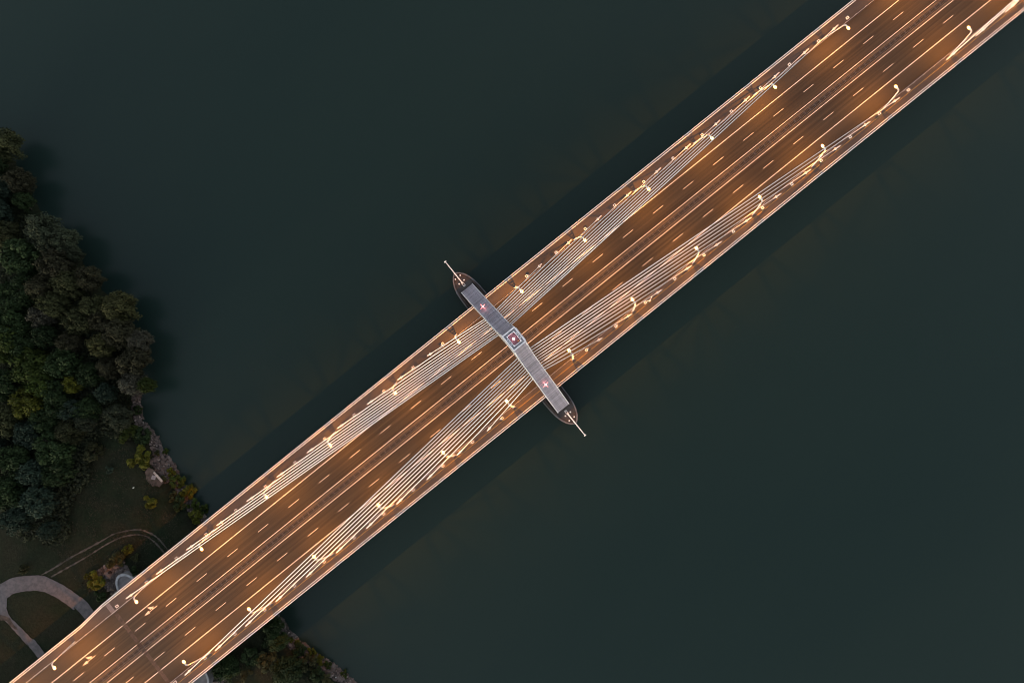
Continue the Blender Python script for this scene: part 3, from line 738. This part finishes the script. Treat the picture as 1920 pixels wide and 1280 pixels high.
P = np.concatenate([band(2100, 17, 68, -0.3, 2.5), band(420, 38, 47, 2, 4.5), band(2200, -62, -17, -0.3, 3.0), band(500, -70, -50, 4, 8), band(700, -18, 18, -0.5, 5)])
gp = nrng.uniform(0, 1, (900, 2)); ap = np.stack([-153.5 + 9.5 * gp[:, 0], 20 + 9.0 * gp[:, 1], np.full(900, -14.1)], 1)
ap2 = ap.copy(); ap2[:, 1] *= -1; ap2[:, 0] += 3
P = np.concatenate([P, ap, ap2[:500]])
V, F = stones(P, nrng.gamma(3.0, 0.10, len(P)) + 0.09)
me = bpy.data.meshes.new('riprap'); me.from_pydata(V.tolist(), [], F.tolist()); me.materials.append(STONE)
at = me.attributes.new('leaf_tone', 'FLOAT', 'FACE'); at.data.foreach_set('value', np.repeat(nrng.beta(1.5, 2.2, len(P)), 20).astype(np.float32))
tag(link('riprap', me), 'loose grey riprap stones covering the river bank', None, None, 'stuff')
BOULD = mat('pale_boulder', (0.20, 0.17, 0.155), 0.9, var=0.25, scale=(2, 2, 2), objvar=0.3)
bmes = []
for i in range(6):
    v, f = stones([(0, 0, 0)], [1.0]); m_ = bpy.data.meshes.new('boulder'); m_.from_pydata(v.tolist(), [], f.tolist()); m_.materials.append(BOULD); bmes.append(m_)
for reg, (ya, yb), nb in (('upper', (19, 72), 70), ('lower', (-60, -19), 60)):
    for p in band(nb, ya, yb, 0.0, 2.4):
        o = link('boulder', rng.choice(bmes)); r_ = rng.uniform(0.28, 0.55); o.location = (p[0], p[1], p[2] + r_ * 0.2); o.scale = (r_, r_, r_); o.rotation_euler = (0, 0, rng.uniform(0, 6))
        tag(o, 'pale boulder among the grey stones of the bank %s the bridge' % ('above' if reg == 'upper' else 'below'), 'boulder', 'pale boulders on the %s stony bank' % reg)

# ------------------------------------------------------------------ vegetation
def leaf_cloud(C, Nn, size, rg):
    """quads centred on C facing Nn"""
    k = len(C); Nn = Nn / (np.linalg.norm(Nn, axis=1, keepdims=True) + 1e-9)
    ref = np.where(np.abs(Nn[:, 2:3]) > 0.9, [[1.0, 0, 0]], [[0, 0, 1.0]])
    A = np.cross(Nn, ref); A /= np.linalg.norm(A, axis=1, keepdims=True); B = np.cross(Nn, A)
    th = rg.uniform(0, 6.28, (k, 1)); A2 = A * np.cos(th) + B * np.sin(th); B2 = -A * np.sin(th) + B * np.cos(th)
    s = size * rg.uniform(0.6, 1.35, (k, 1)); t = s * rg.uniform(0.45, 0.8, (k, 1))
    V = np.stack([C - A2 * s, C + B2 * t, C + A2 * s, C - B2 * t], 1)
    F = np.arange(4 * k).reshape(k, 4)
    return V.reshape(-1, 3), F
def crown_mesh(name, seed, lobes, per, leaf, spiky=0.0, flat=0.8):
    rg = np.random.default_rng(seed); Cs, Ns, T = [], [], []
    for i in range(lobes):
        a = rg.uniform(0, 6.283); r = math.sqrt(rg.uniform(0, 1)) * 0.80
        zc = math.sqrt(max(0.0, 1 - r * r)) * rg.uniform(0.0, 0.97) * flat
        c = np.array([r * math.cos(a), r * math.sin(a), zc]); lr = rg.uniform(0.09, 0.27); tone = rg.uniform(0, 1)
        d = rg.normal(0, 1, (per, 3)); d /= np.linalg.norm(d, axis=1, keepdims=True); d[:, 2] = np.where(d[:, 2] < -0.25, -d[:, 2], d[:, 2])
        rad = lr * rg.uniform(0.55, 1.08 + spiky, (per, 1))
        Cs.append(c + d * rad * np.array([[1, 1, 0.85]])); Ns.append(d + rg.normal(0, 0.55, (per, 3)) + np.array([[0, 0, 0.35]])); T.append(np.clip(0.35 * tone + 0.65 * rg.uniform(0, 1, per), 0, 1))
    C, N, T = np.concatenate(Cs), np.concatenate(Ns), np.concatenate(T)
    V, F = leaf_cloud(C, N, leaf, rg)
    me = bpy.data.meshes.new(name); me.from_pydata(V.tolist(), [], F.tolist())
    at = me.attributes.new('leaf_tone', 'FLOAT', 'FACE'); at.data.foreach_set('value', T.astype(np.float32))
    return me
KINDS = {  # dark, light leaf colours
    'olive': ((0.0121, 0.0155, 0.0054), (0.0393, 0.0430, 0.0170)), 'brown': ((0.0136, 0.0142, 0.0069), (0.0393, 0.0378, 0.0193)),
    'green': ((0.0061, 0.0146, 0.0047), (0.0212, 0.0361, 0.0108)), 'teal': ((0.0068, 0.0155, 0.0101), (0.0250, 0.0396, 0.0256)),
    'grey': ((0.0151, 0.0206, 0.0108), (0.0439, 0.0533, 0.0310)), 'yellow': ((0.0181, 0.0198, 0.0069), (0.0515, 0.0516, 0.0178)),
    'lime': ((0.0091, 0.0189, 0.0031), (0.0378, 0.0533, 0.0077)), 'gold': ((0.0166, 0.0224, 0.0031), (0.0757, 0.0791, 0.0069)),
    'pale': ((0.0227, 0.0224, 0.0155), (0.0620, 0.0611, 0.0434)),
}
BASE = {'soft': [crown_mesh('crown', 20 + i, 95, 85, 0.050, 0.2) for i in range(4)], 'leafy': [crown_mesh('crown', 40 + i, 75, 75, 0.062, 0.4) for i in range(4)],
        'bush': [crown_mesh('foliage', 60 + i, 16, 80, 0.13, 0.45) for i in range(4)]}
CACHE = {}
def crown_for(kind, style, i):
    key = (kind, style, i % 4)
    if key not in CACHE:
        me = BASE[style][i % 4].copy(); me.materials.append(leaf_mat('leaves_' + kind, *KINDS[kind])); CACHE[key] = me
    return CACHE[key]
BARK = mat('bark', (0.055, 0.045, 0.035), 0.95, var=0.3, scale=(2, 2, 0.5))
PALEBARK = mat('pale_bark', (0.16, 0.14, 0.11), 0.95, var=0.3, scale=(2, 2, 0.5))
TREES = [
    (-89.2, 157.7, 5.2, 17.0, 'olive', 'olive green tree at the left edge, topmost crown of the riverside wood'),
    (-92.7, 145.2, 4.1, 14.0, 'brown', 'brownish olive tree overhanging the water just below the topmost crown'),
    (-95.8, 139.3, 2.6, 10.0, 'green', 'small dark green tree at the waterline above the big grey green crown'),
    (-98.7, 147.5, 4.1, 13.0, 'teal', 'bluish green tree cut by the left edge near the top of the wood'),
    (-96.4, 127.0, 5.2, 18.0, 'grey', 'large grey green crown bulging over the water in the upper wood'),
    (-96.2, 122.4, 4.5, 17.0, 'grey', 'grey green crown fused to the lower side of the large pale one'),
    (-92.5, 119.5, 3.8, 15.0, 'grey', 'rounded grey green crown jutting furthest right in the upper wood'),
    (-106.6, 124.1, 6.2, 17.0, 'green', 'broad dark green tree flecked with yellow in the upper wood'),
    (-107.6, 134.4, 4.8, 16.0, 'olive', 'dull olive tree at the left edge beside the large grey green crown'),
    (-99.4, 114.8, 5.5, 19.0, 'brown', 'ochre brown crown below the grey green ones near the water'),
    (-93.2, 114.4, 2.3, 11.0, 'grey', 'small pale grey tree between the upper crowns and the water'),
    (-100.0, 107.1, 4.8, 19.0, 'olive', 'olive crown with a yellow tinge in the brown riverside group'),
    (-108.2, 112.2, 4.1, 18.0, 'brown', 'reddish brown crown on the inland side of the brown riverside group'),
    (-108.0, 104.8, 4.6, 19.0, 'olive', 'olive green crown in the middle of the brown riverside group'),
    (-93.9, 104.8, 4.1, 16.0, 'brown', 'wispy brown crown beside a bare leaning stem above the water'),
    (-98.8, 96.4, 3.8, 17.0, 'olive', 'dull olive crown directly left of the rounded yellowish one'),
    (-92.2, 91.0, 5.3, 18.0, 'yellow', 'large rounded yellowish olive crown reaching out over the water'),
    (-104.7, 95.5, 4.3, 18.0, 'olive', 'olive crown beside a dark gap in the brown riverside group'),
    (-113.0, 104.5, 4.1, 17.0, 'pale', 'half bare greyish tree with pale twigs inside the wood'),
    (-97.3, 84.6, 5.3, 17.0, 'brown', 'broad brown grey crown beneath the rounded yellowish one'),
    (-93.8, 78.3, 3.6, 14.0, 'pale', 'pale wispy crown that reaches furthest out over the river'),
    (-104.1, 84.8, 4.1, 18.0, 'yellow', 'yellowish olive crown left of the broad brown grey one'),
    (-99.1, 74.5, 4.8, 16.0, 'brown', "brown olive crown at the water on the wood's rightmost bulge"),
    (-111.8, 92.3, 3.4, 17.0, 'brown', 'tawny crown on the boundary between brown and dark green trees'),
    (-117.2, 99.0, 4.0, 15.0, 'green', 'dark green tree under the half bare greyish one'),
    (-126.6, 93.5, 6.2, 18.0, 'lime', 'large yellow green crown in the middle of the wood'),
    (-127.2, 86.9, 4.5, 16.0, 'lime', 'leafy green crown just below the large yellow green one'),
    (-117.5, 88.0, 4.8, 16.0, 'green', 'deep green crown right of the large yellow green one'),
    (-128.2, 104.9, 5.5, 17.0, 'lime', 'yellow green tree at the left edge above the middle of the wood'),
    (-113.0, 79.7, 4.0, 15.0, 'green', 'dark green tree right of a thin bare tree'),
    (-119.2, 80.8, 2.8, 13.0, 'gold', 'small bright yellow green tree in the dark lower wood'),
    (-104.1, 69.1, 4.1, 14.0, 'pale', 'pale grey brown crown low on the rightmost bulge of the wood'),
    (-101.2, 65.8, 2.4, 12.0, 'lime', 'small green tree at the tip of the bulge above the stony bank'),
    (-112.9, 72.2, 3.1, 13.0, 'teal', 'blue grey tree among dark green ones above the stony bank'),
    (-134.4, 84.7, 5.0, 17.0, 'gold', 'yellow olive crown in the lower wood near the left edge'),
    (-127.4, 78.5, 4.0, 14.0, 'green', 'dark low crown right of the yellow olive one'),
    (-137.1, 94.8, 4.8, 16.0, 'green', 'dark green tree at the left edge below the yellow green one'),
    (-121.0, 71.6, 3.8, 13.0, 'green', 'dark green tree above the small grey green one near the clearing'),
    (-114.4, 63.2, 4.1, 14.0, 'grey', 'soft grey green tree beside the start of the stony bank'),
    (-123.9, 68.6, 3.1, 12.0, 'grey', 'small grey green tree at the top of the grassy clearing'),
    (-129.7, 69.7, 4.3, 14.0, 'olive', 'olive green tree on the upper rim of the grassy clearing'),
    (-140.1, 77.2, 4.7, 15.0, 'teal', 'dark bluish tree above the leafy dark green one by the clearing'),
    (-136.9, 68.0, 5.9, 16.0, 'green', 'leafy dark green tree with pale leaf tips by the clearing'),
    (-149.1, 73.4, 5.3, 16.0, 'green', 'dark green tree left of the clearing at the left edge'),
    (-147.2, 66.9, 4.7, 15.0, 'teal', 'dark teal crown on the inland rim of the clearing'),
    (-157.2, 66.5, 5.2, 15.0, 'green', 'dark crown at the left edge low in the wood'),
    (-151.2, 58.2, 5.0, 15.0, 'teal', 'large dark teal crown at the lower end of the wood'),
    (-140.6, 61.6, 4.7, 13.0, 'green', 'dark crown whose right side meets the open grass'),
    (-154.8, 48.8, 3.0, 9.0, 'teal', 'small teal tree standing alone at the foot of the wood'),
    (-160.5, 58.1, 4.3, 13.0, 'teal', 'dark teal crown in the lowest corner of the wood'),
    (-144.1, 85.3, 5.2, 15.0, 'olive', 'dark olive tree at the left edge beside the yellow olive crown'),
    (-118.5, 116.1, 5.9, 16.0, 'green', 'very dark green tree at the left edge in the upper half of the wood'),
    (-94.9, 156.1, 5.2, 15.0, 'green', 'dark tree half outside the left edge behind the topmost crown'),
    (-105.2, 141.6, 5.2, 16.0, 'teal', 'dark tree half outside the left edge behind the large grey green crown'),
    (-113.1, 115.1, 4.8, 16.0, 'green', 'dark green tree between the very dark one and the reddish brown crown'),
    (-125.5, 101.5, 4.5, 15.0, 'green', 'dark green tree between two yellow green crowns'),
    (-126.2, 113.3, 5.2, 16.0, 'green', 'dark tree mostly cut off by the left edge in the middle of the wood'),
    (-125.7, 82.7, 4.1, 14.0, 'green', 'dark tree between the leafy green one and the bright yellow green one'),
    (-124.8, 74.1, 3.8, 13.0, 'teal', 'dark bluish tree in a gap of the lower wood above the clearing'),
    (-134.3, 77.4, 4.1, 14.0, 'green', 'dark tree above the leafy one with pale leaf tips'),
    (-107.3, 78.0, 3.5, 13.0, 'brown', 'dull brown tree behind the rightmost bulge of the wood'),
    (-99.7, 92.0, 3.5, 14.0, 'brown', 'brown tree filling the gap left of the broad brown grey crown'),
    (-153.2, 79.2, 4.8, 15.0, 'teal', 'dark teal tree half outside the left edge beside the clearing'),
    (-122.5, 108.1, 4.8, 16.0, 'green', 'dark green crown with yellow tips above the yellow green tree'),
    (-122.3, -35.2, 4.7, 9.0, 'green', 'round dark green tree by the lower bank under the bridge edge'),
    (-137.0, -21.9, 3.8, 8.0, 'green', 'dark tree beside the lower support pier in the bottom edge'),
    (-117.1, -21.0, 3.0, 6.0, 'green', 'dark green tree tucked against the bridge above the lower stony bank'),
    (-118.8, -25.4, 3.1, 6.0, 'green', 'low dark tree just inland of the lower stony bank'),
]
BUSHES = [
    (-117.2, 58.6, 3.3, 4.5, 'lime', 'yellow green bush at the upper end of the stony bank'),
    (-114.7, 55.2, 3.0, 4.0, 'green', 'dark green bush touching the upper stony bank'),
    (-118.4, 49.4, 4.2, 5.0, 'gold', 'large bright yellow green bush left of the stony bank bulge'),
    (-129.2, 60.2, 3.0, 4.5, 'olive', 'dull olive bush in the middle of the grassy clearing'),
    (-114.8, 47.6, 1.0, 2.0, 'yellow', 'tiny yellowish bush beside the stony bank'),
    (-112.7, 46.6, 1.0, 2.0, 'lime', 'tiny green bush growing among the bank stones'),
    (-124.1, 35.6, 2.4, 4.0, 'gold', 'spiky yellow green bush alone on the grass near the bank'),
    (-115.0, 36.0, 2.4, 3.5, 'lime', 'green bush at the edge of the bare earth beside the slab'),
    (-114.9, 31.6, 3.0, 4.0, 'gold', 'yellow bush leaning over the stones between slab and bridge'),
    (-118.7, 29.5, 2.4, 3.5, 'green', 'dark bush behind the yellow bank bush'),
    (-115.7, 26.6, 2.4, 3.5, 'lime', 'green bush on the bank second from the bridge edge'),
    (-117.2, 23.0, 2.4, 3.5, 'gold', 'yellow green bush nearest the upper bridge edge on the bank'),
    (-144.8, 28.3, 3.1, 4.0, 'olive', 'dark olive bush above the round support pier'),
    (-139.8, 28.2, 1.7, 3.0, 'gold', 'bright yellow bush on top of the dark olive one'),
    (-153.5, 26.5, 3.3, 4.0, 'gold', 'yellow bush left of the round support pier'),
    (-139.5, 24.3, 1.4, 2.5, 'olive', 'small straggly bush right of the dark olive one'),
    (-142.6, 20.7, 2.1, 3.0, 'green', 'green bush squeezed between round pier and bridge'),
    (-170.5, 44.7, 1.6, 2.5, 'olive', 'little olive bush on the grass above the path bend'),
    (-155.9, 22.0, 2.1, 2.5, 'green', 'dark low bush below the yellow one near the path'),
    (-155.2, 29.4, 1.2, 2.5, 'gold', 'small yellow bush left of the larger yellow one by the pier'),
    (-118.1, -28.1, 1.2, 2.0, 'gold', 'small yellow bush highest on the lower bank'),
    (-117.0, -30.7, 1.2, 2.0, 'gold', 'small yellow bush below the highest one on the lower bank'),
    (-115.3, -35.9, 1.9, 2.5, 'gold', 'bright yellow bush in the middle of the lower bank'),
    (-117.1, -37.4, 3.0, 4.0, 'olive', 'dark olive bush behind the bright yellow one on the lower bank'),
    (-114.7, -39.6, 1.6, 2.5, 'gold', 'yellow green bush beside the stones low on the lower bank'),
    (-113.5, -42.5, 1.4, 2.0, 'lime', 'green bush among the stones near the bottom edge'),
    (-111.1, -48.3, 1.4, 2.0, 'lime', 'green bush on the stones at the bottom edge near the river'),
    (-129.3, -24.0, 3.1, 3.0, 'green', 'dark low bush on the grass under the lower bridge edge'),
    (-115.8, -45.9, 2.1, 2.0, 'olive', 'low olive scrub at the bottom edge behind the stones'),
    (-115.2, 39.5, 1.6, 2.5, 'gold', 'small yellow green bush between the slab and the stones'),
    (-118.5, 32.2, 2.1, 3.0, 'olive', 'dark olive bush behind the yellow one leaning over the stones'),
    (-114.6, 23.5, 1.7, 3.0, 'lime', 'green bush tucked low at the upper deck edge by the stones'),
    (-122.0, -23.3, 2.8, 3.0, 'green', 'dark bush tucked low under the lower deck edge'),
    (-117.1, -32.7, 2.3, 3.0, 'green', 'green bush between two yellow ones on the lower bank'),
    (-126.1, -28.6, 3.5, 3.5, 'olive', 'broad olive bush inland of the lower bank near the deck'),
    (-117.0, -42.1, 2.4, 3.0, 'green', 'dark green bush at the bottom edge beside the round tree'),
    (-134.4, -27.0, 2.4, 2.5, 'olive', 'olive bush at the bottom edge by the lower support pier'),
    (-111.2, 63.1, 1.6, 3.0, 'green', 'small bush at the very start of the stony bank'),
    (-128.7, 52.5, 1.6, 2.0, 'teal', 'grey blue bush on the grass in the clearing'),
    (-117.9, 39.3, 1.4, 1.5, 'olive', 'low weedy bush growing beside the bare earth'),
]

for i, (x, y, r, h, kind, label) in enumerate(TREES):
    sx_ = float(shore_x(y)); rx = min(x, sx_ - 2.0); z0 = float(ground_z(rx, y))
    t = thing('tree', label, 'tree', (rx, y, z0), 0, None)
    style = 'soft' if kind in ('olive', 'brown', 'grey', 'yellow', 'pale') else 'leafy'
    top = -14 + h
    h = 3.0 + 0.42 * h; top = -14 + h; ch = h - 0.5
    c = link('crown', crown_for(kind, style, i), t); c.location = (x - rx, 0, top - ch - z0)
    c.scale = (r * 1.14, r * rng.uniform(1.02, 1.22), ch); c.rotation_euler = (0, 0, rng.uniform(0, 6.28))
    b = MB(); tx = x - rx; zc = top - ch * 0.8 - z0; rt = 0.018 * h + 0.05
    b.tube([(0, 0, -0.2), (tx * 0.35, 0.1, zc * 0.5), (tx, 0, zc), (tx, 0, zc + ch * 0.5)], [rt, rt * 0.8, rt * 0.55, rt * 0.15], 7)
    for j in range(6):
        a = rng.uniform(0, 6.28); q = r * rng.uniform(0.45, 0.75); zb = zc * rng.uniform(0.7, 1.0)
        b.tube([(tx * zb / max(zc, 0.1), 0, zb), (tx + math.cos(a) * q * 0.5, math.sin(a) * q * 0.5, zb + ch * 0.2), (tx + math.cos(a) * q, math.sin(a) * q, zc + ch * rng.uniform(0.3, 0.7))], [rt * 0.45, rt * 0.28, rt * 0.08], 5)
    b.build('trunk', PALEBARK if kind == 'pale' else BARK, t)
for i, (x, y, r, h, kind, label) in enumerate(BUSHES):
    z0 = float(ground_z(x, y)); t = thing('bush', label, 'bush', (x, y, z0))
    c = link('foliage', crown_for(kind, 'bush', i), t); c.location = (0, 0, h * 0.15); c.scale = (r * 1.05, r * rng.uniform(0.9, 1.1), h * 0.8); c.rotation_euler = (0, 0, rng.uniform(0, 6.28))
    b = MB()
    for j in range(5):
        a = rng.uniform(0, 6.28); q = r * rng.uniform(0.3, 0.6); b.tube([(0, 0, -0.1), (math.cos(a) * q, math.sin(a) * q, h * 0.6)], [0.05, 0.015], 5)
    b.build('stem', BARK, t)
# undergrowth below the trees and low weeds on the meadow: uncountable
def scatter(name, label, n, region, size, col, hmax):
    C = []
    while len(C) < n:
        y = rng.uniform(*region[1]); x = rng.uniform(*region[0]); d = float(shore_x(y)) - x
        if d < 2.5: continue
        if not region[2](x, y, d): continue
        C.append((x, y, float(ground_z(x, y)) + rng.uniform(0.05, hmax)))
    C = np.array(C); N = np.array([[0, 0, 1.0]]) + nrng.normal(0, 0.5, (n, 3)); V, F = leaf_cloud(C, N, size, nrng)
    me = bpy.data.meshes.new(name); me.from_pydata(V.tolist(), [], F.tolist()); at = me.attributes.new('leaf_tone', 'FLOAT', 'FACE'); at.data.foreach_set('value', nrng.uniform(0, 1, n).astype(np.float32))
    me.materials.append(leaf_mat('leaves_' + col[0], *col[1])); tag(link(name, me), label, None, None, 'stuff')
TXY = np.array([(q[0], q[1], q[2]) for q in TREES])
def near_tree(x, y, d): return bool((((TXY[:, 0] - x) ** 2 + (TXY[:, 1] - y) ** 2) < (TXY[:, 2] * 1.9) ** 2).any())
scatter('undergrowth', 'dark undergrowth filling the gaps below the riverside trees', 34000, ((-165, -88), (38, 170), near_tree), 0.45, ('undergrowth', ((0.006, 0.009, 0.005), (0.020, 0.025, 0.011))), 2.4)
def meadow(x, y, d):
    if -13 < y < 13: return False
    if x < -160 and y < 50: return False
    return d > 6 and math.sin(x * 0.55) * math.sin(y * 0.48 + 1) + rng.uniform(-0.6, 0.6) > 0.1
scatter('meadow_grass', 'rough brown green meadow grass on the bank', 9000, ((-162, -105), (-70, 62), meadow), 0.20, ('meadow', ((0.014, 0.014, 0.008), (0.036, 0.031, 0.018))), 0.30)
